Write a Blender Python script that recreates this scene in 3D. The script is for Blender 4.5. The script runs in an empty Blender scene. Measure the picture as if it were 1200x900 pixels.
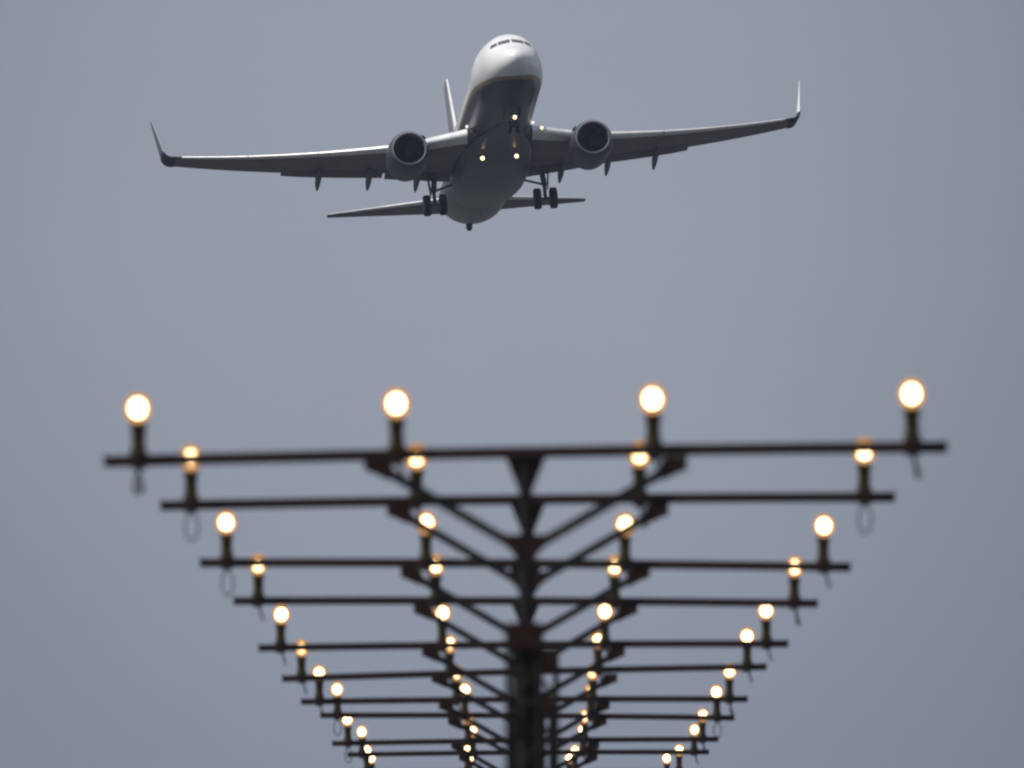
import bpy, bmesh, math, random
from mathutils import Matrix, Vector

random.seed(7)
S = bpy.context.scene
C = S.collection
R = math.radians
PI = math.pi

# ------------------------------------------------------------------ camera, sky, sun, exposure
cam_data = bpy.data.cameras.new("camera")
cam_data.sensor_width = 36.0
cam_data.lens = 1000.0
cam_data.clip_start = 1.0
cam_data.clip_end = 80000.0
cam_data.dof.use_dof = True
cam_data.dof.focus_distance = 740.0
cam_data.dof.aperture_fstop = 15.2
cam = bpy.data.objects.new("camera", cam_data)
cam.location = (0, 0, 1.7)
cam.rotation_euler = (PI / 2 + math.atan(698 / 33333.0), 0, 0)
C.objects.link(cam)
S.camera = cam

SUN_DIR = Vector((-0.44, -0.16, 0.88)).normalized()       # towards the sun
SUN_EL = math.asin(SUN_DIR.z)
SUN_AZ = math.atan2(SUN_DIR.x, SUN_DIR.y)

W = bpy.data.worlds.new("World")
S.world = W
W.use_nodes = True
nt = W.node_tree
nt.nodes.clear()
def wn(t, **k):
    n = nt.nodes.new(t)
    for a, v in k.items():
        setattr(n, a, v)
    return n
out = wn("ShaderNodeOutputWorld")
bg = wn("ShaderNodeBackground")
bg.inputs["Strength"].default_value = 0.1
sky = wn("ShaderNodeTexSky", sky_type='NISHITA', sun_disc=False)
sky.sun_elevation = SUN_EL
sky.sun_rotation = SUN_AZ
sky.dust_density = 4.0
tc = wn("ShaderNodeTexCoord")
# a grey overcast layer: darkened around a broad patch behind the aircraft to imitate lens vignetting, faint streaks
dist = wn("ShaderNodeVectorMath", operation='DISTANCE')
dist.inputs[1].default_value = (-0.0022, 0.99950, 0.0282)
nt.links.new(tc.outputs["Generated"], dist.inputs[0])
mr = wn("ShaderNodeMapRange", interpolation_type='SMOOTHERSTEP')
mr.inputs["From Min"].default_value = 0.0
mr.inputs["From Max"].default_value = 0.049
nt.links.new(dist.outputs["Value"], mr.inputs["Value"])
cl = wn("ShaderNodeMixRGB")
cl.inputs[1].default_value = (3.22, 3.51, 4.17, 1)
cl.inputs[2].default_value = (1.10, 1.26, 1.56, 1)
nt.links.new(mr.outputs["Result"], cl.inputs[0])
nz = wn("ShaderNodeTexNoise")
nz.inputs["Scale"].default_value = 90.0
nz.inputs["Detail"].default_value = 3.0
nt.links.new(tc.outputs["Generated"], nz.inputs["Vector"])
nmr = wn("ShaderNodeMapRange")
nmr.inputs["To Min"].default_value = 0.95
nmr.inputs["To Max"].default_value = 1.05
nt.links.new(nz.outputs["Fac"], nmr.inputs["Value"])
nmul = wn("ShaderNodeVectorMath", operation='SCALE')
mr2 = wn("ShaderNodeMapRange", interpolation_type='SMOOTHSTEP')
mr2.inputs["From Min"].default_value = 0.05
mr2.inputs["From Max"].default_value = 0.35
nt.links.new(dist.outputs["Value"], mr2.inputs["Value"])
cl2 = wn("ShaderNodeMixRGB")                              # the rest of the overcast dome
cl2.inputs[2].default_value = (2.75, 3.0, 3.5, 1)
nt.links.new(mr2.outputs["Result"], cl2.inputs[0])
nt.links.new(cl.outputs[0], cl2.inputs[1])
nt.links.new(cl2.outputs[0], nmul.inputs[0])
nt.links.new(nmr.outputs["Result"], nmul.inputs["Scale"])
mix = wn("ShaderNodeMixRGB")
mix.inputs[0].default_value = 0.92
nt.links.new(sky.outputs[0], mix.inputs[1])
nt.links.new(nmul.outputs[0], mix.inputs[2])
nt.links.new(mix.outputs[0], bg.inputs["Color"])
nt.links.new(bg.outputs[0], out.inputs["Surface"])

sun_data = bpy.data.lights.new("sun", 'SUN')
sun_data.energy = 4.4
sun_data.angle = R(0.6)
sun_data.color = (1.0, 0.955, 0.89)
sun = bpy.data.objects.new("sun", sun_data)
sun.rotation_euler = SUN_DIR.to_track_quat('Z', 'Y').to_euler()
C.objects.link(sun)

S.view_settings.view_transform = 'Standard'
S.view_settings.look = 'None'
S.view_settings.exposure = 0.0
S.view_settings.gamma = 1.0
S.view_settings.use_curve_mapping = False
S.cycles.pixel_filter_type = 'BLACKMAN_HARRIS'
S.cycles.filter_width = 2.1
S.cycles.max_bounces = 6

# ------------------------------------------------------------------ helpers
def mat(name, color, rough=0.5, metal=0.0, var=0.0, scale=3.0, emit=None, estr=0.0, coat=0.0, spec=0.5, tint=None):
    m = bpy.data.materials.new(name)
    m.use_nodes = True
    n = m.node_tree
    b = n.nodes["Principled BSDF"]
    b.inputs["Base Color"].default_value = (*color, 1)
    b.inputs["Roughness"].default_value = rough
    b.inputs["Metallic"].default_value = metal
    b.inputs["Coat Weight"].default_value = coat
    b.inputs["Coat Roughness"].default_value = 0.12
    b.inputs["Specular IOR Level"].default_value = spec
    if var:
        t = n.nodes.new("ShaderNodeTexCoord")
        no = n.nodes.new("ShaderNodeTexNoise")
        no.inputs["Scale"].default_value = scale
        no.inputs["Detail"].default_value = 6
        n.links.new(t.outputs["Object"], no.inputs["Vector"])
        rp = n.nodes.new("ShaderNodeValToRGB")
        rp.color_ramp.elements[0].position = 0.35
        rp.color_ramp.elements[1].position = 0.68
        lo = tint if tint else tuple(c * (1 - var) for c in color)
        rp.color_ramp.elements[0].color = (*lo, 1)
        rp.color_ramp.elements[1].color = (*[min(1, c * (1 + var * 0.5)) for c in color], 1)
        n.links.new(no.outputs["Fac"], rp.inputs["Fac"])
        n.links.new(rp.outputs["Color"], b.inputs["Base Color"])
        rr = n.nodes.new("ShaderNodeMapRange")
        rr.inputs["To Min"].default_value = max(0.02, rough - 0.12)
        rr.inputs["To Max"].default_value = min(1, rough + 0.12)
        n.links.new(no.outputs["Fac"], rr.inputs["Value"])
        n.links.new(rr.outputs["Result"], b.inputs["Roughness"])
    if emit:
        b.inputs["Emission Color"].default_value = (*emit, 1)
        b.inputs["Emission Strength"].default_value = estr
    return m

def link(name, me, m, parent=None, smooth=True):
    o = bpy.data.objects.new(name, me)
    C.objects.link(o)
    for mm in (m if isinstance(m, (list, tuple)) else [m]):
        me.materials.append(mm)
    if smooth:
        for p in me.polygons:
            p.use_smooth = True
    if parent:
        o.parent = parent
    return o

def obj(name, bm, m, parent=None, smooth=False, sharp=40):
    bmesh.ops.recalc_face_normals(bm, faces=bm.faces[:])
    me = bpy.data.meshes.new(name)
    bm.to_mesh(me)
    bm.free()
    o = link(name, me, m, parent, smooth)
    if smooth:
        try:
            me.set_sharp_from_angle(angle=R(sharp))
        except Exception:
            pass
    return o

def tag(o, label=None, cat=None, group=None, kind=None):
    if label: o["label"] = label
    if cat: o["category"] = cat
    if group: o["group"] = group
    if kind: o["kind"] = kind
    return o

def empty(name, loc=(0, 0, 0), parent=None):
    o = bpy.data.objects.new(name, None)
    o.empty_display_size = 0.5
    C.objects.link(o)
    o.location = loc
    if parent: o.parent = parent
    return o

def loft(bm, rings, cap=True, closed=True):
    vs = [[bm.verts.new(p) for p in r] for r in rings]
    n = len(vs[0])
    for a, b in zip(vs, vs[1:]):
        for i in range(n if closed else n - 1):
            j = (i + 1) % n
            bm.faces.new((a[i], a[j], b[j], b[i]))
    if cap and closed:
        bm.faces.new(vs[0][::-1])
        bm.faces.new(vs[-1])
    return vs

def box(bm, c, size, rot=None, bev=0.0):
    r = bmesh.ops.create_cube(bm, size=1.0)
    M = Matrix.Translation(c) @ (rot.to_4x4() if rot else Matrix.Identity(4)) @ Matrix.Diagonal((*size, 1))
    bmesh.ops.transform(bm, matrix=M, verts=r['verts'])
    if bev:
        es = list({e for v in r['verts'] for e in v.link_edges})
        bmesh.ops.bevel(bm, geom=es, offset=bev, segments=2, affect='EDGES', profile=0.5)

def tube(bm, pts, r, n=10, cap=True):
    pts = [Vector(p) for p in pts]
    rs = r if isinstance(r, (list, tuple)) else [r] * len(pts)
    rings = []
    prev = None
    for i, p in enumerate(pts):
        d = (pts[min(i + 1, len(pts) - 1)] - pts[max(i - 1, 0)]).normalized()
        if prev is None:
            a = d.orthogonal().normalized()
        else:
            a = (prev - d * prev.dot(d)).normalized()
        prev = a
        b = d.cross(a)
        rings.append([p + (a * math.cos(2 * PI * k / n) + b * math.sin(2 * PI * k / n)) * rs[i] for k in range(n)])
    loft(bm, rings, cap)

def bar(bm, p, q, w, h, up=Vector((0, 0, 1))):
    """rectangular bar from p to q, width w across, height h along up"""
    p, q = Vector(p), Vector(q)
    d = (q - p).normalized()
    side = d.cross(up).normalized()
    u = side.cross(d).normalized()
    rings = [[e + side * (sx * w / 2) + u * (sy * h / 2) for sx, sy in ((-1, -1), (1, -1), (1, 1), (-1, 1))] for e in (p, q)]
    loft(bm, rings)

def lathe_y(bm, prof, c=(0, 0, 0), n=40, flat=0.0, cap=False):
    """profile of (y, r) turned about an axis along y"""
    rings = []
    for y, r in prof:
        ring = []
        for k in range(n):
            a = 2 * PI * k / n
            x, z = r * math.cos(a), r * math.sin(a)
            if flat and z < 0:
                z *= (1 - flat)
            ring.append((c[0] + x, c[1] + y, c[2] + z))
        rings.append(ring)
    loft(bm, rings, cap)

def prism(bm, outline, y0, y1):
    loft(bm, [[(x, y0, z) for x, z in outline], [(x, y1, z) for x, z in outline]])

def interp(tab, s):
    """smooth (Catmull-Rom like, monotone) interpolation in a table of rows (s, a, b, ...)"""
    if s <= tab[0][0]: return tab[0][1:]
    if s >= tab[-1][0]: return tab[-1][1:]
    for i in range(len(tab) - 1):
        if tab[i][0] <= s <= tab[i + 1][0]:
            break
    t0, t1 = tab[i], tab[i + 1]
    h = t1[0] - t0[0]
    t = (s - t0[0]) / h
    res = []
    for k in range(1, len(t0)):
        def sl(j):
            if j == 0 or j == len(tab) - 1:
                jj = min(max(j, 1), len(tab) - 1)
                return (tab[jj][k] - tab[jj - 1][k]) / (tab[jj][0] - tab[jj - 1][0])
            d0 = (tab[j][k] - tab[j - 1][k]) / (tab[j][0] - tab[j - 1][0])
            d1 = (tab[j + 1][k] - tab[j][k]) / (tab[j + 1][0] - tab[j][0])
            return 0 if d0 * d1 <= 0 else 2 * d0 * d1 / (d0 + d1)
        m0, m1 = sl(i), sl(i + 1)
        v = (2*t**3 - 3*t*t + 1) * t0[k] + (t**3 - 2*t*t + t) * h * m0 + (-2*t**3 + 3*t*t) * t1[k] + (t**3 - t*t) * h * m1
        res.append(v)
    return res

# ------------------------------------------------------------------ ground
gm = bpy.data.materials.new("meadow")
gm.use_nodes = True
g = gm.node_tree
gb = g.nodes["Principled BSDF"]
gb.inputs["Roughness"].default_value = 0.95
gt = g.nodes.new("ShaderNodeTexCoord")
g1 = g.nodes.new("ShaderNodeTexNoise"); g1.inputs["Scale"].default_value = 0.02; g1.inputs["Detail"].default_value = 8
g2 = g.nodes.new("ShaderNodeTexNoise"); g2.inputs["Scale"].default_value = 2.5; g2.inputs["Detail"].default_value = 8
for q in (g1, g2): g.links.new(gt.outputs["Object"], q.inputs["Vector"])
gx = g.nodes.new("ShaderNodeMixRGB"); gx.inputs[0].default_value = 0.5
g.links.new(g1.outputs["Fac"], gx.inputs[1]); g.links.new(g2.outputs["Fac"], gx.inputs[2])
gr = g.nodes.new("ShaderNodeValToRGB")
gr.color_ramp.elements[0].position = 0.35; gr.color_ramp.elements[0].color = (0.024, 0.027, 0.026, 1)
gr.color_ramp.elements[1].position = 0.65; gr.color_ramp.elements[1].color = (0.050, 0.054, 0.050, 1)
g.links.new(gx.outputs[0], gr.inputs["Fac"]); g.links.new(gr.outputs[0], gb.inputs["Base Color"])
bm = bmesh.new()
bmesh.ops.create_grid(bm, x_segments=40, y_segments=40, size=9000)
o = obj("ground", bm, gm)
tag(o, kind="structure")

# thin summer haze over the airfield
hm = bpy.data.materials.new("haze_air")
hm.use_nodes = True
h_ = hm.node_tree
h_.nodes.clear()
ho = h_.nodes.new("ShaderNodeOutputMaterial")
hv = h_.nodes.new("ShaderNodeVolumePrincipled")
hv.inputs["Color"].default_value = (0.58, 0.70, 1.0, 1)
hv.inputs["Density"].default_value = 3.4e-5
hv.inputs["Anisotropy"].default_value = 0.0
h_.links.new(hv.outputs[0], ho.inputs["Volume"])
bm = bmesh.new()
box(bm, (0, 0, 31.0), (18400, 18400, 64.0))
tag(obj("haze", bm, hm), kind="stuff")

# ------------------------------------------------------------------ approach light masts
M_STEEL = mat("dark_brown_steel", (0.024, 0.017, 0.018), 0.65, 0.0, 0.35, 6.0, tint=(0.030, 0.015, 0.011), spec=0.15)
M_GUSSET = mat("rusty_plate", (0.030, 0.015, 0.011), 0.75, 0.0, 0.4, 12.0, spec=0.15)
M_STRUT = mat("grey_green_strut", (0.020, 0.019, 0.019), 0.6, 0.0, 0.3, 6.0, spec=0.2)
M_LATT = mat("lattice_steel", (0.018, 0.014, 0.010), 0.7, 0.0, 0.3, 8.0, spec=0.2)
M_STEM = mat("olive_lamp_stem", (0.060, 0.044, 0.018), 0.6, 0.0, 0.3, 10.0, spec=0.2)
M_CAN = mat("dark_lamp_can", (0.030, 0.022, 0.012), 0.55, 0.0, 0.3, 10.0, spec=0.3)
M_RIM = mat("amber_halo_flange", (0.30, 0.16, 0.06), 0.4, 0.0, 0.2, 10.0, emit=(1.0, 0.50, 0.18), estr=0.36)  # flange glow added to imitate the amber halo round each lamp
M_CABLE = mat("grey_cable", (0.022, 0.023, 0.027), 0.7, 0.0, 0.2, 20.0, spec=0.2)
M_CONC = mat("concrete", (0.32, 0.31, 0.29), 0.9, 0.0, 0.25, 6.0)
M_LENS = mat("lit_lens", (0.8, 0.7, 0.5), 0.2, emit=(1.0, 0.68, 0.35), estr=9.5)
M_LENS_B = mat("lit_lens_dimmer", (0.8, 0.7, 0.5), 0.2, emit=(1.0, 0.68, 0.32), estr=7.0)
M_LENS_C = mat("lit_lens_dimmest", (0.8, 0.7, 0.5), 0.2, emit=(1.0, 0.66, 0.28), estr=4.5)

def mesh_of(name, fn, m, smooth=False):
    o = obj(name, fn, m, None, smooth)
    return o

def bm_crossbar():
    bm = bmesh.new()
    rings = []
    for i in range(17):                                   # crowned by a centimetre at mid span
        x = -2.0 + 4.0 * i / 16
        zc = 0.010 * (1 - (x / 2) ** 2) - 0.003
        rings.append([(x, y * 0.0275, zc + z * 0.0275) for y, z in ((-1, -0.8), (-0.8, -1), (0.8, -1), (1, -0.8), (1, 0.8), (0.8, 1), (-0.8, 1), (-1, 0.8))])
    loft(bm, rings)
    for sx in (-1, 1):                                   # end caps a little proud
        box(bm, (sx * 2.003, 0, 0), (0.012, 0.062, 0.062))
    for x in (-1.843, -0.6145, 0.6145, 1.843):           # clamps under each lamp
        box(bm, (x, 0, -0.004), (0.07, 0.075, 0.08), bev=0.006)
    return bm

def bm_top_plate():
    bm = bmesh.new()
    prism(bm, [(-0.098, -0.012), (0.098, -0.012), (0.036, -0.165), (0.022, -0.235), (-0.022, -0.235), (-0.036, -0.165)], -0.012, 0.012)
    return bm

def bm_junction_plate():
    bm = bmesh.new()
    prism(bm, [(-0.15, -0.385), (0.15, -0.385), (0.06, -0.475), (0.032, -0.53), (-0.032, -0.53), (-0.06, -0.475)], -0.032, -0.012)
    return bm

def bm_strut(sx):
    bm = bmesh.new()
    bar(bm, (sx * 0.735, 0.0, -0.042), (sx * 0.035, 0.0, -0.447), 0.04, 0.046)
    return bm

def bm_end_plate(sx):
    bm = bmesh.new()
    pts = [(0.770, -0.012), (0.660, -0.012), (0.632, -0.070), (0.628, -0.118), (0.655, -0.126), (0.735, -0.090), (0.770, -0.078)]
    pts = [(sx * x, z) for x, z in pts]
    prism(bm, pts, -0.034, -0.022)
    return bm

def bm_post(z0):
    bm = bmesh.new()
    tube(bm, [(0, 0, -0.05), (0, 0, -0.40)], 0.024, 14)
    tube(bm, [(0, 0, -0.39), (0, 0, z0 - 0.25)], 0.034, 14)
    return bm

def bm_tower(z0, z1, w, cx):
    bm = bmesh.new()
    h = w / 2
    corners = [(cx - h, -h), (cx + h, -h), (cx + h, h), (cx - h, h)]
    for x, y in corners:
        tube(bm, [(x, y, z0), (x, y, z1)], 0.017, 8)
    n = max(4, int((z0 - z1) / (w * 1.15)))
    dz = (z0 - z1) / n
    for f in range(4):
        a, b = corners[f], corners[(f + 1) % 4]
        for k in range(n):
            za, zb = z0 - k * dz, z0 - (k + 1) * dz
            p, q = ((a, b) if (k + f) % 2 == 0 else (b, a))
            tube(bm, [(p[0], p[1], za), (q[0], q[1], zb)], 0.009, 6)
        for k in range(0, n + 1, 2):
            zk = z0 - k * dz
            tube(bm, [(a[0], a[1], zk), (b[0], b[1], zk)], 0.009, 6)
    return bm

def bm_head_plate(z0, w, cx):
    bm = bmesh.new()
    box(bm, (cx, 0, z0 + 0.012), (w + 0.03, w + 0.03, 0.024), bev=0.004)
    box(bm, (cx, -w / 2 - 0.02, z0 - 0.05), (w, 0.008, 0.10))
    box(bm, (cx, w / 2 + 0.02, z0 - 0.05), (w, 0.008, 0.10))
    return bm

def bm_conduit(z0, z1):
    bm = bmesh.new()
    for x, y, r in ((-0.012, 0.03, 0.020), (0.035, 0.03, 0.014), (-0.05, 0.035, 0.010)):
        tube(bm, [(x, y, z0), (x, y, z1)], r, 8)
    return bm

LZ = 0.256                                               # lamp centre above the bar axis
TILT = Matrix.Rotation(R(5), 3, 'X')

def bm_lamp():
    bm = bmesh.new()
    n = 28
    prof = [(0.10, 0.012), (0.095, 0.03), (0.06, 0.044), (0.0, 0.054), (-0.05, 0.056), (-0.062, 0.056)]
    lathe_y(bm, prof, (0, 0, 0), n, cap=True)
    bmesh.ops.scale(bm, vec=(1, 1, 1.14), verts=bm.verts)
    # yoke clip under the can
    box(bm, (0, 0.0, -0.068), (0.05, 0.05, 0.02), bev=0.004)
    bmesh.ops.transform(bm, matrix=Matrix.Translation((0, 0, LZ)) @ TILT.to_4x4(), verts=bm.verts)
    return bm

def bm_rim():
    bm = bmesh.new()
    prof = [(-0.050, 0.0572), (-0.050, 0.065), (-0.078, 0.065), (-0.080, 0.061), (-0.066, 0.0405), (-0.0645, 0.041)]
    lathe_y(bm, prof, n=28)
    bmesh.ops.scale(bm, vec=(1, 1, 1.14), verts=bm.verts)
    bmesh.ops.transform(bm, matrix=Matrix.Translation((0, 0, LZ)) @ TILT.to_4x4(), verts=bm.verts)
    return bm

def bm_lens():
    bm = bmesh.new()
    prof = [(-0.0665, 0.0395), (-0.072, 0.0345), (-0.078, 0.025), (-0.081, 0.011), (-0.0815, 0.002)]
    lathe_y(bm, prof, n=28, cap=True)
    bmesh.ops.scale(bm, vec=(1, 1, 1.14), verts=bm.verts)
    bmesh.ops.transform(bm, matrix=Matrix.Translation((0, 0, LZ)) @ TILT.to_4x4(), verts=bm.verts)
    return bm

def bm_stem():
    bm = bmesh.new()
    tube(bm, [(0, 0, 0.026), (0, 0, LZ - 0.075)], 0.034, 16)
    tube(bm, [(0, 0, 0.026), (0, 0, 0.055)], 0.043, 16)
    tube(bm, [(0, 0, LZ - 0.105), (0, 0, LZ - 0.073)], 0.040, 16)
    return bm

def bm_cable(kind):
    bm = bmesh.new()
    if kind == 0:        # open teardrop loop
        pts = [(0.012, -0.04, -0.02)]
        for k in range(0, 21):
            a = PI * 0.5 - 2 * PI * k / 20
            pts.append((0.006 + 0.036 * math.cos(a), -0.05 - 0.012 * math.sin(k * 0.3), -0.125 + 0.075 * math.sin(a)))
        pts.append((-0.012, -0.04, -0.02))
        tube(bm, pts, 0.0052, 7)
    elif kind == 1:      # narrow doubled loop that droops with a heavy bottom
        pts = []
        for k in range(0, 25):
            t = k / 24
            a = PI * (t * 2 - 0.5)
            pts.append((0.004 + 0.026 * math.sin(2 * PI * t) * (0.6 + 0.4 * math.sin(PI * t)), -0.045, -0.03 - 0.125 * math.sin(PI * t) ** 0.8))
        tube(bm, pts, 0.006, 7)
        pts = [(p[0] * 0.45 + 0.006, -0.052, p[2] * 0.92) for p in pts]
        tube(bm, pts, 0.0045, 7)
    elif kind == 2:      # a tail hanging askew, folded back on itself
        pts = [(0.0, -0.04, -0.02), (0.014, -0.05, -0.07), (0.028, -0.05, -0.12), (0.036, -0.048, -0.15), (0.026, -0.046, -0.152), (0.018, -0.044, -0.11), (0.006, -0.04, -0.03)]
        tube(bm, pts, 0.009, 7)
    else:                # short thin tail
        pts = [(0.004, -0.04, -0.02), (0.016, -0.05, -0.06), (0.030, -0.05, -0.10), (0.038, -0.05, -0.135)]
        tube(bm, pts, 0.008, 7)
    return bm

# distance, x, height of the bar axis, tilt of the bar in degrees, tower width, tower offset, cable kinds per lamp
masts = [
    (135.5, 0.065, 4.205,  0.99, 0.150, -0.006, (1, 3, 3, 2)),
    (155.5, 0.086, 4.317,  0.67, 0.200, 0.055, (0, 3, 2, 0)),
    (175.6, 0.082, 4.262, -0.38, 0.200, 0.060, (0, 3, 3, 3)),
    (195.6, 0.094, 4.297, -0.25, 0.200, 0.020, (3, 3, 3, 2)),
    (215.7, 0.087, 4.233,  0.46, 0.200, 0.040, (3, 3, 3, 3)),
    (235.8, 0.103, 4.246,  1.42, 0.200, 0.030, (3, 3, 3, 3)),
    (255.8, 0.111, 4.213,  0.33, 0.200, 0.050, (3, 3, 3, 2)),
    (275.9, 0.149, 4.253, -0.36, 0.200, 0.010, (0, 3, 3, 0)),
    (295.9, 0.138, 4.181,  0.64, 0.200, 0.040, (0, 3, 3, 2)),
    (316.0, 0.180, 4.216,  0.41, 0.200, 0.000, (3, 3, 3, 3)),
    (336.1, 0.126, 4.159,  0.00, 0.200, 0.030, (3, 3, 3, 3)),
    (356.1, 0.091, 4.221,  0.00, 0.200, 0.040, (3, 3, 3, 3)),
]
mast_labels = [
    "nearest dark brown light mast, whose crossbar is the widest and highest of the row",
    "second light mast of the row, its outer lamps glowing golden across the widest crossbar",
    "third light mast of the row, crossbar dipping to the right, below the golden lamps",
    "fourth light mast of the row, its outer lamps crossing the dipping third crossbar",
    "fifth light mast of the row, crossbar rising gently to the right",
    "sixth light mast of the row, most tilted crossbar, its far left lamp dulled to gold",
    "seventh light mast of the row, level crossbar just below the most tilted one",
    "eighth light mast of the row, crossbar dipping slightly at its right end",
    "ninth light mast of the row, carrying the second lowest crossbar in view",
    "tenth light mast of the row, carrying the lowest and shortest crossbar in view",
    "eleventh light mast of the row, bar hidden, left lamp a small dot",
    "farthest light mast of the row, bar hidden, its lamps the lowest in view",
]
protos = {
    "crossbar": mesh_of("crossbar", bm_crossbar(), M_STEEL),
    "top_plate": mesh_of("gusset_plate", bm_top_plate(), M_GUSSET),
    "junction": mesh_of("junction_plate", bm_junction_plate(), M_GUSSET),
    "strut_a": mesh_of("strut", bm_strut(-1), M_STRUT),
    "strut_b": mesh_of("strut", bm_strut(1), M_STRUT),
    "end_a": mesh_of("end_plate", bm_end_plate(-1), M_GUSSET),
    "end_b": mesh_of("end_plate", bm_end_plate(1), M_GUSSET),
    "lamp": mesh_of("lamp", bm_lamp(), M_CAN, True),
    "rim": mesh_of("rim", bm_rim(), M_RIM, True),
    "lens": mesh_of("lens", bm_lens(), M_LENS, True),
    "lens_b": mesh_of("lens", bm_lens(), M_LENS_B, True),
    "lens_c": mesh_of("lens", bm_lens(), M_LENS_C, True),
    "stem": mesh_of("lamp_stem", bm_stem(), M_STEM, True),
}
for k in range(4):
    protos["cable%d" % k] = mesh_of("cable", bm_cable(k), M_CABLE, True)
used = set()
def inst(key, parent, name, loc=None):
    p = protos[key]
    if key in used:
        c = p.copy()
        C.objects.link(c)
    else:
        used.add(key)
        c = p
    c.parent = parent
    if loc is not None:
        c.location = loc
    return c

TOWER_TOP = -0.83
glow = {("secon", 0): "lens_b", ("secon", 1): "lens_b", ("secon", 2): "lens_b", ("sixth", 0): "lens_c", ("fourt", 0): "lens_b", ("seven", 2): "lens_c", ("eight", 2): "lens_c", ("tenth", 3): "lens_b"}
nudge = {("eleve", 1): -0.035, ("ninth", 1): 0.025, ("seven", 1): 0.01}
for (d, x, h, tilt, tw, toff, cab), lab in zip(masts, mast_labels):
    root = empty("approach_light_mast", (x, d, 0))
    tag(root, lab, "light mast", "approach light masts in a row")
    cb = inst("crossbar", root, "crossbar"); cb.location = (0, 0, h); cb.rotation_euler = (0, -R(tilt), 0)
    for key, nm in (("top_plate", "gusset_plate"), ("junction", "junction_plate")):
        inst(key, root, nm, (0, 0, h))
    for s in ("a", "b"):
        st = inst("strut_" + s, root, "strut", (0, 0, h))
        inst("end_" + s, st, "end_plate")
    obj("post", bm_post(TOWER_TOP - 1.2), M_STRUT, root, True).location = (0, 0, h)
    zg = 0.12 - h
    tower = obj("lattice_tower", bm_tower(TOWER_TOP, zg, tw, toff), M_LATT, root)
    tower.location = (0, 0, h)
    obj("head_plate", bm_head_plate(TOWER_TOP, tw, toff), M_GUSSET, tower)
    obj("conduit", bm_conduit(TOWER_TOP - 0.05, zg), M_STEEL, root, True).location = (0, 0, h)
    bm = bmesh.new(); box(bm, (toff, 0, 0.06), (0.6, 0.6, 0.12), bev=0.015)
    obj("footing", bm, M_CONC, root)
    for k, lx in enumerate((-1.843, -0.6145, 0.6145, 1.843)):
        lz = h + lx * math.sin(R(tilt))
        lp = inst("lamp", root, "lamp", (lx + random.uniform(-0.006, 0.006) + nudge.get((lab[:5], k), 0.0), 0, lz + random.uniform(-0.004, 0.004)))
        lp.rotation_euler = (0, random.uniform(-0.012, 0.012), random.uniform(-0.06, 0.06))
        inst("rim", lp, "rim"); inst(glow.get((lab[:5], k), "lens"), lp, "lens"); inst("stem", lp, "lamp_stem")
        inst("cable%d" % cab[k], lp, "cable")

for k, p in list(protos.items()):                      # drop any prototype no lamp made use of
    if k not in used:
        bpy.data.objects.remove(p)

# ------------------------------------------------------------------ airliner
plane = empty("airliner", (-1.25212, 1523.956, 1.7 + 45.0536))
PLANE_R = Matrix.Rotation(0.0813291, 3, 'Z') @ Matrix.Rotation(-0.2400279, 3, 'X') @ Matrix.Rotation(-0.0673225, 3, 'Y')
plane.rotation_euler = PLANE_R.to_euler()
tag(plane, "white and navy twin engine airliner climbing overhead with its wheels down", "airliner")
# everything below is written with s = metres aft of the nose; the root sits at s = 18
OFF = 18.0
def shift(bm):
    bmesh.ops.translate(bm, vec=(0, -OFF, 0), verts=bm.verts)
    return bm
def part(name, bm, m, parent=plane, smooth=True, sharp=40):
    return obj(name, shift(bm), m, parent, smooth, sharp)

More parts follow.
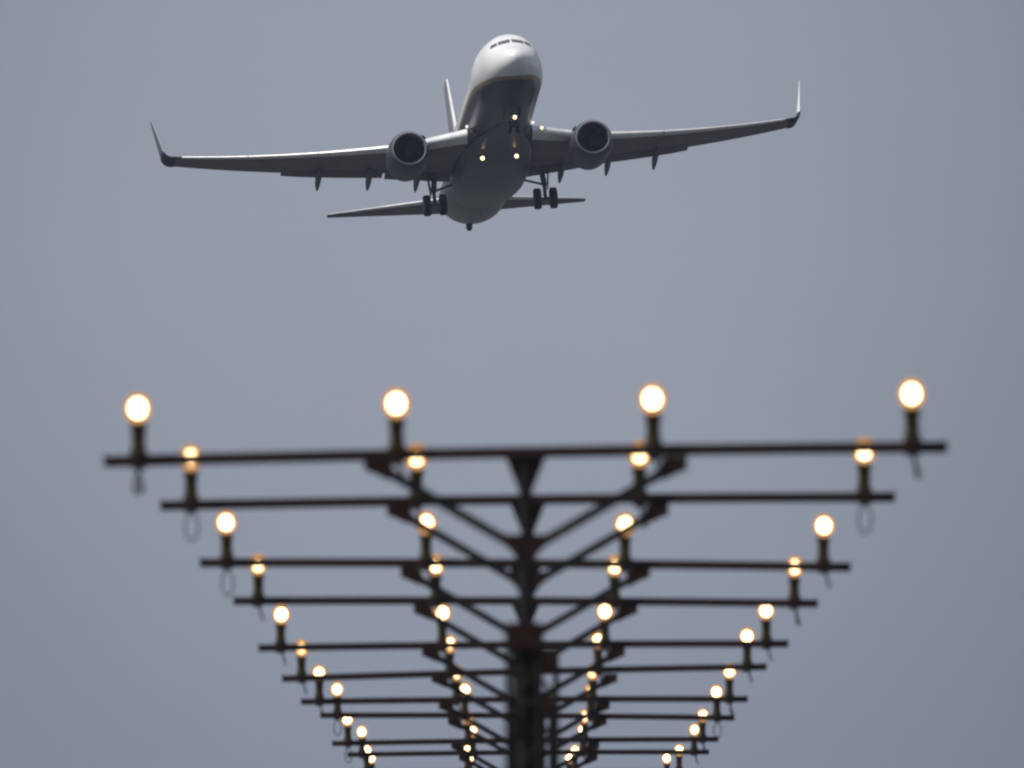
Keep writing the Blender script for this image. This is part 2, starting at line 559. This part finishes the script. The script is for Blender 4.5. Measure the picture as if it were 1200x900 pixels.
# livery: white above, navy belly, a gold line between
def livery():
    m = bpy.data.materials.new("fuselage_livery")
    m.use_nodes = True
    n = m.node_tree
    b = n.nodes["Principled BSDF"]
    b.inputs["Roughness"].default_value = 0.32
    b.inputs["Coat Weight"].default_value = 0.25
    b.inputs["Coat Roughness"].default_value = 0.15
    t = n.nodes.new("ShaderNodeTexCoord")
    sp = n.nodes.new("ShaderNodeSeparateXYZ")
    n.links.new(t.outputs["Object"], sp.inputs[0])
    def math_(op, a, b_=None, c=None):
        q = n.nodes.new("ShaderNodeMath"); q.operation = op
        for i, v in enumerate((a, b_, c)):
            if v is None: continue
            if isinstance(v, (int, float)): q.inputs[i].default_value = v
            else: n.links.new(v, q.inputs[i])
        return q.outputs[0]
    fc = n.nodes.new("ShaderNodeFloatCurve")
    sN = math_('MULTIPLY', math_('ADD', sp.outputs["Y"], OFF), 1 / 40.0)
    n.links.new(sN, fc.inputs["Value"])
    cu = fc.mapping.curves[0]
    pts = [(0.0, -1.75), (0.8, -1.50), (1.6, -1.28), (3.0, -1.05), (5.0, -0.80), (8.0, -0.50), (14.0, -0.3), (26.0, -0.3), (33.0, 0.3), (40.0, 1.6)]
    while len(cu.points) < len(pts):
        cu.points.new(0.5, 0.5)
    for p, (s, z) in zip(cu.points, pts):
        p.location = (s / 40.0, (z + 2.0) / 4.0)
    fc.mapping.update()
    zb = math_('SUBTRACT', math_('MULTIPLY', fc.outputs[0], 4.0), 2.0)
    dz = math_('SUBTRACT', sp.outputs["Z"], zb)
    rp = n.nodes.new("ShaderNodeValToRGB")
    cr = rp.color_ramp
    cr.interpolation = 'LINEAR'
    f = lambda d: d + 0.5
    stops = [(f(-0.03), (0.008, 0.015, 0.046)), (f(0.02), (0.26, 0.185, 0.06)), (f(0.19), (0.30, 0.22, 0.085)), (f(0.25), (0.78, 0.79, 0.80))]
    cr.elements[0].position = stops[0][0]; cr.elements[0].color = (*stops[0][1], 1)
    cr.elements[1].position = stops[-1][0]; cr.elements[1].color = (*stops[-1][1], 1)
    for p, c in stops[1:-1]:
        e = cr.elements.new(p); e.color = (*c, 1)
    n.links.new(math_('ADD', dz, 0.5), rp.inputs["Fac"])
    # faint grime and panel tone
    no = n.nodes.new("ShaderNodeTexNoise"); no.inputs["Scale"].default_value = 0.9; no.inputs["Detail"].default_value = 7
    mp = n.nodes.new("ShaderNodeMapping"); mp.inputs["Scale"].default_value = (1.5, 0.4, 1.5)
    n.links.new(t.outputs["Object"], mp.inputs[0]); n.links.new(mp.outputs[0], no.inputs["Vector"])
    mr_ = n.nodes.new("ShaderNodeMapRange"); mr_.inputs["To Min"].default_value = 0.72; mr_.inputs["To Max"].default_value = 1.1
    n.links.new(no.outputs["Fac"], mr_.inputs["Value"])
    # the belly colour turns to slate grey behind the wings
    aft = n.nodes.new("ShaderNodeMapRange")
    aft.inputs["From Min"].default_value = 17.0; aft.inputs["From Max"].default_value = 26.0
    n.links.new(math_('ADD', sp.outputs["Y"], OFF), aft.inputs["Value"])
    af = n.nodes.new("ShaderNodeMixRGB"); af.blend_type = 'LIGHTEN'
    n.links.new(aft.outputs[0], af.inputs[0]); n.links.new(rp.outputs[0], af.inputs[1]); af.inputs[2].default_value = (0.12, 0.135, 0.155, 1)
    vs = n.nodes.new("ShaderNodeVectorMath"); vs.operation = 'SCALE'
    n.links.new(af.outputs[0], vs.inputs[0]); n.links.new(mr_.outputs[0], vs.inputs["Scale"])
    # row of cabin windows: dark dots half a metre apart along both flanks
    sm = math_('ADD', sp.outputs["Y"], OFF)
    ph = math_('SUBTRACT', math_('FRACT', math_('DIVIDE', sm, 0.508)), 0.5)
    du = math_('MULTIPLY', ph, 0.508 / 0.13)
    dv = math_('DIVIDE', math_('SUBTRACT', sp.outputs["Z"], 0.42), 0.19)
    rr = math_('ADD', math_('POWER', du, 4.0), math_('POWER', dv, 4.0))
    win = math_('MULTIPLY', math_('LESS_THAN', rr, 1.0), math_('MULTIPLY', math_('GREATER_THAN', sm, 6.2), math_('LESS_THAN', sm, 31.0)))
    mx = n.nodes.new("ShaderNodeMixRGB")
    n.links.new(win, mx.inputs[0]); n.links.new(vs.outputs[0], mx.inputs[1]); mx.inputs[2].default_value = (0.015, 0.016, 0.02, 1)
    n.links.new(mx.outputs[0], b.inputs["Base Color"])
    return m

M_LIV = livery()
M_GLASS = mat("cockpit_glass", (0.085, 0.09, 0.10), 0.25, spec=0.5)
M_WING = mat("wing_grey", (0.155, 0.142, 0.138), 0.55, 0.0, 0.25, 0.8, tint=(0.11, 0.10, 0.098))
M_METAL = mat("bright_leading_edge", (0.78, 0.79, 0.80), 0.38, 0.35, 0.12, 1.2)
M_FLAP = mat("flap_grey", (0.11, 0.103, 0.10), 0.55, 0.0, 0.25, 1.0)
M_NAC = mat("nacelle_grey", (0.055, 0.060, 0.072), 0.42, 0.0, 0.2, 1.2, coat=0.1)
M_LIP = mat("polished_lip", (0.17, 0.175, 0.185), 0.5, 0.0, 0.1, 2.0)
M_DUCT = mat("intake_duct", (0.022, 0.023, 0.027), 0.7, 0.0, 0.2, 2.0)
M_FAN = mat("fan_blades", (0.016, 0.016, 0.018), 0.6, 0.2, 0.2, 4.0)
M_NAVY = mat("navy_paint", (0.007, 0.012, 0.034), 0.62, 0.0, 0.2, 1.0, coat=0.0)
M_WHITE = mat("white_paint", (0.80, 0.80, 0.81), 0.35, 0.0, 0.06, 1.0, coat=0.2)
M_WLOUT = mat("winglet_outer_paint", (0.125, 0.135, 0.16), 0.65, 0.0, 0.1, 1.0)
M_TYRE = mat("tyre_rubber", (0.015, 0.015, 0.016), 0.8, 0.0, 0.2, 4.0, spec=0.2)
M_HUB = mat("wheel_hub", (0.25, 0.25, 0.26), 0.5, 0.4, 0.2, 4.0)
M_STRUTP = mat("gear_leg_paint", (0.10, 0.10, 0.11), 0.45, 0.2, 0.2, 4.0)
M_FIN = mat("pale_fin_paint", (0.22, 0.23, 0.27), 0.5, 0.0, 0.15, 0.8)
M_GOLD = mat("dorsal_gold", (0.42, 0.36, 0.24), 0.45, 0.0, 0.15, 1.0)
M_BEAM = mat("landing_beam", (0.9, 0.85, 0.7), 0.2, emit=(1.0, 0.78, 0.45), estr=3.2)
M_BEAM2 = mat("landing_beam_faint", (0.9, 0.9, 0.9), 0.2, emit=(1.0, 0.95, 0.86), estr=1.3)

# fuselage stations: s, half width, top z, bottom z
FUS = [(0.0, 0.02, -0.43, -0.47), (0.06, 0.22, -0.24, -0.68), (0.2, 0.42, -0.05, -0.90), (0.5, 0.70, 0.14, -1.14), (0.9, 0.90, 0.34, -1.33),
       (1.4, 1.10, 0.58, -1.49), (1.9, 1.27, 0.92, -1.62), (2.4, 1.41, 1.30, -1.72), (3.0, 1.55, 1.62, -1.81), (4.0, 1.72, 1.86, -1.92),
       (5.2, 1.87, 1.98, -1.99), (7.0, 1.88, 2.01, -2.02), (12.0, 1.88, 2.01, -2.03), (20.0, 1.88, 2.01, -2.03), (25.5, 1.88, 2.01, -2.02),
       (28.0, 1.86, 2.01, -1.86), (30.0, 1.76, 2.00, -1.46), (32.0, 1.55, 1.97, -0.90), (34.0, 1.22, 1.90, -0.24), (36.0, 0.82, 1.78, 0.42),
       (38.0, 0.42, 1.62, 0.92), (38.9, 0.22, 1.50, 1.12), (39.1, 0.15, 1.43, 1.2)]
NS = 56
def fus_ring(s, grow=0.0):
    w, zt, zb = interp(FUS, s)
    zc, hh = (zt + zb) / 2, (zt - zb) / 2
    return [((w + grow) * math.cos(a), s, zc + (hh + grow) * math.sin(a)) for a in [2 * PI * k / NS for k in range(NS)]]
bm = bmesh.new()
stations = [0, 0.03, 0.06, 0.12, 0.2, 0.32, 0.5, 0.7, 0.9, 1.15, 1.4, 1.65, 1.9, 2.15, 2.4, 2.7, 3.0, 3.5, 4, 4.6, 5.2, 6, 7, 9, 12, 16, 20, 23, 25.5, 26.7, 28, 29, 30, 31, 32, 33, 34, 35, 36, 37, 38, 38.5, 38.9, 39.1]
loft(bm, [fus_ring(s) for s in stations])
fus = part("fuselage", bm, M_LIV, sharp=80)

# cockpit windows follow the nose surface
def nose_s(x, z):
    lo, hi = 0.0, 6.0
    for _ in range(40):
        mid = (lo + hi) / 2
        w, zt, zb = interp(FUS, mid)
        v = (x / w) ** 2 + ((z - (zt + zb) / 2) / ((zt - zb) / 2)) ** 2
        if v > 1: lo = mid
        else: hi = mid
    return hi
def surf_patch(corners, n=6, off=0.012):
    """corners (x, z): lower inner, lower outer, upper outer, upper inner"""
    bm = bmesh.new()
    g = []
    for i in range(n + 1):
        row = []
        for j in range(n + 1):
            u, v = i / n, j / n
            a = Vector(corners[0]).lerp(Vector(corners[1]), u)
            b = Vector(corners[3]).lerp(Vector(corners[2]), u)
            p = a.lerp(b, v)
            s = nose_s(p.x, p.y)
            row.append((p.x, s, p.y))
        g.append(row)
    nrm = Vector((0.25 if corners[1][0] > 0 else -0.25, -0.75, 0.6)).normalized()
    vo = [[bm.verts.new(Vector(p) + nrm * off) for p in r] for r in g]
    vi = [[bm.verts.new(Vector(p) - nrm * 0.02) for p in r] for r in g]
    for i in range(n):
        for j in range(n):
            bm.faces.new((vo[i][j], vo[i + 1][j], vo[i + 1][j + 1], vo[i][j + 1]))
            bm.faces.new((vi[i][j], vi[i][j + 1], vi[i + 1][j + 1], vi[i + 1][j]))
    def rim(a):
        return [a[i][0] for i in range(n + 1)] + [a[n][j] for j in range(1, n + 1)] + [a[i][n] for i in range(n - 1, -1, -1)] + [a[0][j] for j in range(n - 1, 0, -1)]
    ro, ri = rim(vo), rim(vi)
    for k in range(len(ro)):
        bm.faces.new((ro[k], ri[k], ri[(k + 1) % len(ro)], ro[(k + 1) % len(ro)]))
    return bm
for sx in (-1, 1):
    for cs in ([(0.05, 0.84), (0.70, 0.76), (0.66, 1.00), (0.05, 1.10)], [(0.76, 0.74), (1.10, 0.66), (1.04, 0.90), (0.72, 0.98)]):
        part("cockpit_window", surf_patch([(sx * a, b) for a, b in cs]), M_GLASS, fus)

# belly fairing between the wings
bm = bmesh.new()
BF = [(7.6, 0.4, -1.9, -2.022), (10.0, 1.0, -1.75, -2.05), (12.0, 1.5, -1.4, -2.12), (13.5, 1.85, -1.1, -2.21), (15.6, 2.02, -0.95, -2.36), (18.0, 2.06, -0.95, -2.38),
      (20.5, 1.98, -1.05, -2.34), (22.4, 1.7, -1.3, -2.22), (23.8, 1.2, -1.7, -2.10), (24.6, 0.7, -1.95, -2.04)]
rings = []
for i in range(37):
    s = 7.6 + 17.0 * i / 36
    w, zt, zb = interp(BF, s)
    zc, hh = (zt + zb) / 2, (zt - zb) / 2
    rings.append([(w * math.copysign(abs(math.cos(a)) ** 0.8, math.cos(a)), s, zc + hh * math.copysign(abs(math.sin(a)) ** 0.8, math.sin(a))) for a in [2 * PI * k / 40 for k in range(40)]])
loft(bm, rings)
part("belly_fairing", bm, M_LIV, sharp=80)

# aerofoil ring
def airfoil(t, n=15, camber=0.015, x0=0.0, x1=1.0):
    xs = [x0 + (x1 - x0) * 0.5 * (1 - math.cos(PI * k / n)) for k in range(n + 1)]
    th = lambda x: 5 * t * (0.2969 * math.sqrt(max(x, 0)) - 0.1260 * x - 0.3516 * x * x + 0.2843 * x ** 3 - 0.1036 * x ** 4)
    cm = lambda x: camber * 4 * x * (1 - x)
    up = [(x, cm(x) + th(x)) for x in reversed(xs)]
    dn = [(x, cm(x) - th(x)) for x in xs[1:]]
    return up + dn
def sec(x, s, z, c, t, tw=0.0, **k):
    a = R(tw)
    r = []
    for u, v in airfoil(t, **k):
        u_, v_ = u * c, v * c
        r.append((x, s + u_ * math.cos(a) + v_ * math.sin(a), z - u_ * math.sin(a) + v_ * math.cos(a)))
    return r

def wing_le(x): return 12.75 + 0.535 * (x - 1.8) - (0.9 * max(0, (4.6 - x) / 2.8) ** 1.3 if x < 4.6 else 0)
def wing_te(x): return 20.2 - 0.02 * (x - 1.8) if x < 5.8 else 20.12 + 0.243 * (x - 5.8)
def wing_z(x): return -1.28 + 0.065 * (x - 1.8) + 1.20 * (max(0, x) / 17.0) ** 2.4
def wing_t(x): return 0.125 if x < 3 else max(0.088, 0.125 - 0.012 * (x - 3) / 3)
def wing_tw(x): return 0.8 - 1.6 * x / 17
XS = [0.6, 1.8, 2.6, 3.6, 4.6, 5.8, 7, 8.5, 10, 11.5, 13, 14.5, 15.8, 16.6]
LIGHTS = []
for sx in (-1, 1):
    def mir(r): return [(sx * p[0], p[1], p[2]) for p in r]
    bm = bmesh.new()
    loft(bm, [mir(sec(x, wing_le(x), wing_z(x), wing_te(x) - wing_le(x), wing_t(x), wing_tw(x))) for x in XS])
    wing = part("wing", bm, M_WING)
    # leading edge skin / slats, a little ahead of and below the fixed edge
    def le_piece(xa, xb, name, fwd, down, frac=0.065, n=6):
        bm = bmesh.new()
        rr = []
        for i in range(n + 1):
            x = xa + (xb - xa) * i / n
            c = (wing_te(x) - wing_le(x))
            rr.append(mir(sec(x, wing_le(x) - fwd * c, wing_z(x) - down * c + 0.01, c, wing_t(x) * 1.10, wing_tw(x) + 1.0, x1=frac, n=9)))
        loft(bm, rr)
        return part(name, bm, M_METAL, wing)
    le_piece(1.75, 4.15, "slat", 0.012, 0.006, 0.08)
    le_piece(5.75, 9.3, "slat", 0.035, 0.018)
    le_piece(9.34, 12.9, "slat", 0.035, 0.018)
    le_piece(12.94, 16.3, "slat", 0.035, 0.018)
    # flaps run out and drooped
    def flap(xa, xb, cfrac, drop, back, n=6):
        bm = bmesh.new()
        rr = []
        for i in range(n + 1):
            x = xa + (xb - xa) * i / n
            c = wing_te(x) - wing_le(x)
            cf = (cfrac * c if x > 5.65 else 1.25) * (0.82 if (i == n and xb > 8) else 1.0)
            rr.append(mir(sec(x, wing_te(x) - cf + back, wing_z(x) - c * math.sin(R(wing_tw(x))) - 0.02 + drop, cf, 0.12, 9)))
        loft(bm, rr)
        part("flap", bm, M_FLAP, wing)
    flap(2.05, 5.55, 0.22, 0.0, 0.40)
    flap(5.7, 11.0, 0.27, 0.03, 0.22)
    # flap track fairings
    for fx in (3.9, 6.45, 9.1):
        bm = bmesh.new()
        s0 = wing_te(fx) - 2.2
        zb = wing_z(fx) - 0.30 - (wing_te(fx) - wing_le(fx)) * 0.02
        prof = [(0, 0.02, 0.0), (0.35, 0.12, 0.01), (0.9, 0.18, 0.0), (1.6, 0.20, -0.06), (2.2, 0.18, -0.13), (2.7, 0.13, -0.22), (3.0, 0.07, -0.29), (3.15, 0.015, -0.33)]
        rr = []
        for y, r, dz in prof:
            rr.append([(sx * fx + r * 0.8 * math.cos(a), s0 + y, zb + dz + r * 1.25 * math.sin(a)) for a in [2 * PI * k / 14 for k in range(14)]])
        loft(bm, rr)
        part("flap_fairing", bm, M_FLAP, wing)
    # wing tip sweep and winglet
    bm = bmesh.new()
    rr = []
    x0 = 16.6; zz = wing_z(x0); c0 = wing_te(x0) - wing_le(x0)
    for i in range(7):
        a = R(80) * i / 6
        rad = 0.62
        x = x0 + rad * math.sin(a); z = zz + rad * (1 - math.cos(a))
        c = c0 - 0.15 * i / 6
        s = wing_le(x0) + 0.10 * i
        r = []
        for u, v in airfoil(0.10, n=12):
            d = v * c
            r.append((sx * (x - d * math.sin(a)), s + u * c, z + d * math.cos(a)))
        rr.append(r)
    loft(bm, rr)
    part("wing_tip", bm, M_NAVY, wing)
    xb, zb_, sb, cb_ = x0 + 0.62 * math.sin(R(80)), zz + 0.62 * (1 - math.cos(R(80))), wing_le(x0) + 0.60, c0 - 0.15
    bm = bmesh.new()
    rr = []
    for i in range(6):
        f = i / 5
        x = xb + 0.36 * f; z = zb_ + 0.004 + 2.2 * f; s = sb + 1.8 * f ** 1.1; c = cb_ + (0.45 - cb_) * f
        rr.append([(sx * (x - v * c), s + u * c, z) for u, v in airfoil(0.085, n=12)])
    vs = loft(bm, rr)
    wl = part("winglet", bm, [M_WHITE, M_WLOUT], wing)
    for p in wl.data.polygons:
        if p.normal.x * sx > 0.15:
            p.material_index = 1

    # engine
    ex, es, ez = sx * 4.93, 11.55, -2.02
    bm = bmesh.new()
    outer = [(0.05, 0.93), (0.18, 1.01), (0.5, 1.09), (1.1, 1.14), (1.9, 1.13), (2.7, 1.06), (3.35, 0.94), (3.36, 0.90), (3.0, 0.88)]
    lathe_y(bm, outer, (ex, es, ez), 48, flat=0.05)
    eng = part("engine", bm, M_NAC)
    bm = bmesh.new()
    lathe_y(bm, [(0.055, 0.935), (0.0, 0.905), (-0.03, 0.88), (-0.02, 0.855), (0.05, 0.835), (0.14, 0.825)], (ex, es, ez), 48, flat=0.05)
    part("intake_lip", bm, M_LIP, eng)
    bm = bmesh.new()
    lathe_y(bm, [(0.14, 0.827), (0.5, 0.815), (1.0, 0.80)], (ex, es, ez), 48, flat=0.03)
    bmesh.ops.create_circle(bm, cap_ends=True, segments=40, radius=0.82, matrix=Matrix.Translation((ex, es + 1.0, ez)) @ Matrix.Rotation(PI / 2, 4, 'X'))
    part("intake_duct", bm, M_DUCT, eng)
    bm = bmesh.new()
    for k in range(24):
        a = 2 * PI * k / 24
        rr = []
        for q in range(4):
            r = 0.22 + 0.55 * q / 3
            tw = R(30 + 30 * q / 3)
            hw = 0.055 + 0.03 * q / 3
            cx_, sx_ = math.cos(a), math.sin(a)
            tx, tz = -math.sin(a), math.cos(a)
            p = []
            for u, v in ((-1, -0.006), (1, -0.006), (1, 0.006), (-1, 0.006)):
                du, dy = u * hw * math.sin(tw), u * hw * math.cos(tw) + v
                p.append((ex + r * cx_ + tx * du, es + 0.86 + dy, ez + r * sx_ + tz * du))
            rr.append(p)
        loft(bm, rr)
    part("fan", bm, M_FAN, eng)
    bm = bmesh.new()
    lathe_y(bm, [(0.52, 0.01), (0.56, 0.06), (0.68, 0.15), (0.80, 0.21), (0.94, 0.24)], (ex, es, ez), 24, cap=True)
    part("spinner", bm, M_FAN, eng)
    bm = bmesh.new()
    lathe_y(bm, [(2.9, 0.70), (3.5, 0.66), (4.1, 0.52), (4.5, 0.42), (4.5, 0.36), (4.2, 0.30), (4.7, 0.2), (5.1, 0.03)], (ex, es, ez), 32, cap=True)
    part("exhaust_nozzle", bm, M_FAN, eng)
    bm = bmesh.new()
    rr = []
    for y, zt, zb2, hw in ((0.9, 1.06, 0.95, 0.05), (1.6, 1.25, 0.9, 0.16), (2.6, 1.22, 0.7, 0.18), (3.6, 1.0, 0.5, 0.17), (4.8, 0.75, 0.42, 0.12), (6.2, 0.72, 0.52, 0.03)):
        rr.append([(ex + hw * a, es + y, ez + z) for a, z in ((-1, zb2), (1, zb2), (1, zt - 0.08), (0.5, zt), (-0.5, zt), (-1, zt - 0.08))])
    loft(bm, rr)
    part("pylon", bm, M_NAC, eng)
    bm = bmesh.new()                                     # strake on the inboard cowl
    box(bm, (ex - sx * 0.88, es + 1.0, ez + 0.80), (0.02, 0.9, 0.25), Matrix.Rotation(sx * R(48), 3, 'Y'))
    part("cowl_strake", bm, M_NAC, eng, False)

    # tailplane
    bm = bmesh.new()
    loft(bm, [mir(sec(x, 33.4 + 0.69 * x, 1.05 + 0.105 * x, 3.95 - 0.455 * x, 0.095, -1.5, camber=-0.005)) for x in (0.3, 1.5, 3, 5, 6.6, 7.05)])
    tp = part("horizontal_stabilizer", bm, M_WING)
    bm = bmesh.new()
    loft(bm, [mir(sec(x, 33.36 + 0.69 * x, 1.055 + 0.105 * x, 3.95 - 0.455 * x, 0.107, -1.5, camber=-0.005, x1=0.09, n=8)) for x in (1.2, 3, 5, 7.0)])
    part("leading_edge", bm, M_METAL, tp)

    # main landing gear
    gx, gs, gz = sx * 2.98, 20.1, -2.93
    bm = bmesh.new()
    tube(bm, [(gx - sx * 0.1, gs - 0.05, -1.1), (gx, gs, -2.2)], 0.15, 14)
    tube(bm, [(gx, gs, -2.15), (gx, gs, gz)], 0.10, 14)
    tube(bm, [(gx - 0.55, gs, gz), (gx + 0.55, gs, gz)], 0.075, 12)
    gear = part("main_landing_gear", bm, M_STRUTP)
    bm = bmesh.new()
    tube(bm, [(gx - sx * 1.25, gs + 0.1, -1.75), (gx - sx * 0.05, gs, -2.15)], 0.065, 10)
    tube(bm, [(gx + sx * 0.02, gs - 1.1, -1.2), (gx, gs - 0.03, -2.0)], 0.05, 10)
    part("side_brace", bm, M_STRUTP, gear)
    bm = bmesh.new()
    bar(bm, (gx, gs + 0.16, -2.2), (gx, gs + 0.42, -2.5), 0.09, 0.05); bar(bm, (gx, gs + 0.42, -2.5), (gx, gs + 0.1, -2.85), 0.09, 0.05)
    part("torque_link", bm, M_STRUTP, gear)
    bm = bmesh.new()
    box(bm, (gx + sx * 0.22, gs, -1.85), (0.04, 0.75, 1.05), Matrix.Rotation(sx * R(6), 3, 'Y'), bev=0.01)
    part("gear_door", bm, M_FLAP, gear, False)
    def wheel(wx, ws, wz, rad, wid, parent):
        bm = bmesh.new()
        prof = [(0.42, 0.55), (0.46, 0.78), (0.44, 0.93), (0.3, 1.0), (0, 1.015), (-0.3, 1.0), (-0.44, 0.93), (-0.46, 0.78), (-0.42, 0.55)]
        rings = []
        for k in range(32):
            a = 2 * PI * k / 32
            rings.append([(wx + u * wid, ws + rad * v * math.cos(a), wz + rad * v * math.sin(a)) for u, v in prof])
        vs_ = [[bm.verts.new(p) for p in r] for r in rings]
        for k in range(32):
            A, B = vs_[k], vs_[(k + 1) % 32]
            for i in range(len(prof) - 1):
                bm.faces.new((A[i], A[i + 1], B[i + 1], B[i]))
        w = part("wheel", bm, M_TYRE, parent)
        bm = bmesh.new()
        for sgn in (-1, 1):
            rr = []
            for u, v in ((0.41, 0.56), (0.30, 0.50), (0.26, 0.30), (0.36, 0.18), (0.37, 0.02)):
                rr.append([(wx + sgn * u * wid, ws + rad * v * math.cos(2 * PI * k / 24), wz + rad * v * math.sin(2 * PI * k / 24)) for k in range(24)])
            loft(bm, rr, cap=True)
        part("hub", bm, M_HUB, w)
    for q in (-1, 1):
        wheel(gx + q * 0.43, gs, gz, 0.565, 0.42, gear)

# tail fin with dorsal fillet
bm = bmesh.new()
rr = []
for z, s, c in ((1.3, 31.4, 6.3), (2.6, 32.45, 5.6), (4.5, 33.95, 4.55), (6.5, 35.5, 3.45), (8.3, 36.9, 2.45), (8.75, 37.3, 2.15)):
    rr.append([(v * c, s + u * c, z) for u, v in airfoil(0.065, camber=0.0)])
loft(bm, rr)
fin = part("tail_fin", bm, M_FIN)
bm = bmesh.new()
rr = []
for z, s, c in ((2.7, 32.48, 5.56), (4.5, 33.90, 4.55), (6.5, 35.45, 3.45), (8.3, 36.85, 2.45), (8.7, 37.2, 2.2)):
    rr.append([(v * c, s + u * c, z) for u, v in airfoil(0.082, camber=0.0, x1=0.08, n=8)])
loft(bm, rr)
part("leading_edge", bm, M_WHITE, fin)
bm = bmesh.new()
rr = []
for s, zt, hw in ((27.6, 2.0, 0.05), (29.2, 2.22, 0.22), (30.8, 2.55, 0.34), (32.4, 3.1, 0.42), (33.0, 3.3, 0.40)):
    rr.append([(hw * a, s, 1.85 + (zt - 1.85) * b) for a, b in ((-1.2, 0), (-0.9, 0.4), (-0.45, 0.85), (0, 1), (0.45, 0.85), (0.9, 0.4), (1.2, 0))])
loft(bm, rr)
part("dorsal_fillet", bm, M_GOLD, fin)

# tail skid, blade aerials, beacon
bm = bmesh.new()
rr = []
for s, z0, z1, hw in ((29.6, -1.60, -1.66, 0.03), (30.0, -1.40, -1.70, 0.13), (30.5, -1.25, -1.70, 0.16), (30.9, -1.10, -1.58, 0.13), (31.2, -1.0, -1.4, 0.04)):
    rr.append([(hw * a - 0.2, s, z0 + (z1 - z0) * b) for a, b in ((-1, 0), (-1, 0.7), (-0.5, 1), (0.5, 1), (1, 0.7), (1, 0))])
loft(bm, rr)
part("tail_skid", bm, M_TYRE)
for s, z, h in ((8.4, -2.02, -0.32), (25.4, -2.02, -0.36), (9.5, 2.0, 0.34), (15.0, 2.0, 0.34)):
    bm = bmesh.new()
    loft(bm, [[(v * c, s + dy + u * c, z + q) for u, v in airfoil(0.1, camber=0, n=8)] for q, c, dy in ((0, 0.4, 0), (h, 0.22, 0.2))])
    part("blade_aerial", bm, M_FLAP)

# nose gear
ngs = 4.5
bm = bmesh.new()
tube(bm, [(0, ngs - 0.1, -1.75), (0, ngs, -2.55)], 0.10, 12)
tube(bm, [(0, ngs, -2.5), (0, ngs + 0.03, -3.05)], 0.065, 12)
tube(bm, [(-0.26, ngs + 0.03, -3.05), (0.26, ngs + 0.03, -3.05)], 0.05, 10)
ng = part("nose_landing_gear", bm, M_STRUTP)
bm = bmesh.new()
tube(bm, [(0, ngs + 1.0, -1.9), (0, ngs, -2.45)], 0.05, 10)
part("drag_brace", bm, M_STRUTP, ng)
for q in (-1, 1):
    wheel(q * 0.2, ngs + 0.03, -3.05, 0.34, 0.2, ng)
    bm = bmesh.new()
    box(bm, (q * 0.42, ngs + 0.35, -2.22), (0.03, 1.5, 0.42), Matrix.Rotation(-q * R(10), 3, 'Y'), bev=0.01)
    part("gear_door", bm, M_NAVY, ng, False)

# lights of the aircraft: a shallow domed lens in a small bezel
VIEW = PLANE_R.inverted() @ Vector((0, -1, -0.02)).normalized()
def light(name, x, s, z, r, m, parent):
    bm = bmesh.new()
    lathe_y(bm, [(0.10, r * 0.4), (0.04, r * 1.05), (-0.16, r * 1.15), (-0.162, r * 1.05), (-0.01, r * 1.02)], n=20)
    M = Matrix.Translation((x, s, z)) @ Vector((0, -1, 0)).rotation_difference(VIEW).to_matrix().to_4x4()
    bmesh.ops.transform(bm, matrix=M, verts=bm.verts)
    h = part(name, bm, M_HUB, parent)
    bm = bmesh.new()
    lathe_y(bm, [(-0.006, r), (-0.03, r * 0.8), (-0.045, r * 0.4), (-0.05, 0.01)], n=20, cap=True)
    bmesh.ops.transform(bm, matrix=M, verts=bm.verts)
    part("lens", bm, m, h)
light("taxi_light", 0.10, 4.32, -2.60, 0.10, M_BEAM, ng if False else plane)
light("landing_light", -0.93, 13.0, -2.40, 0.105, M_BEAM, plane)
light("landing_light", 0.90, 13.0, -2.40, 0.105, M_BEAM, plane)
light("wing_root_light", -1.75, 11.7, -0.95, 0.075, M_BEAM2, plane)
light("wing_root_light", 2.3, 12.2, -1.14, 0.075, M_BEAM, plane)
light("wing_root_light", 1.80, 11.7, -0.95, 0.075, M_BEAM2, plane)
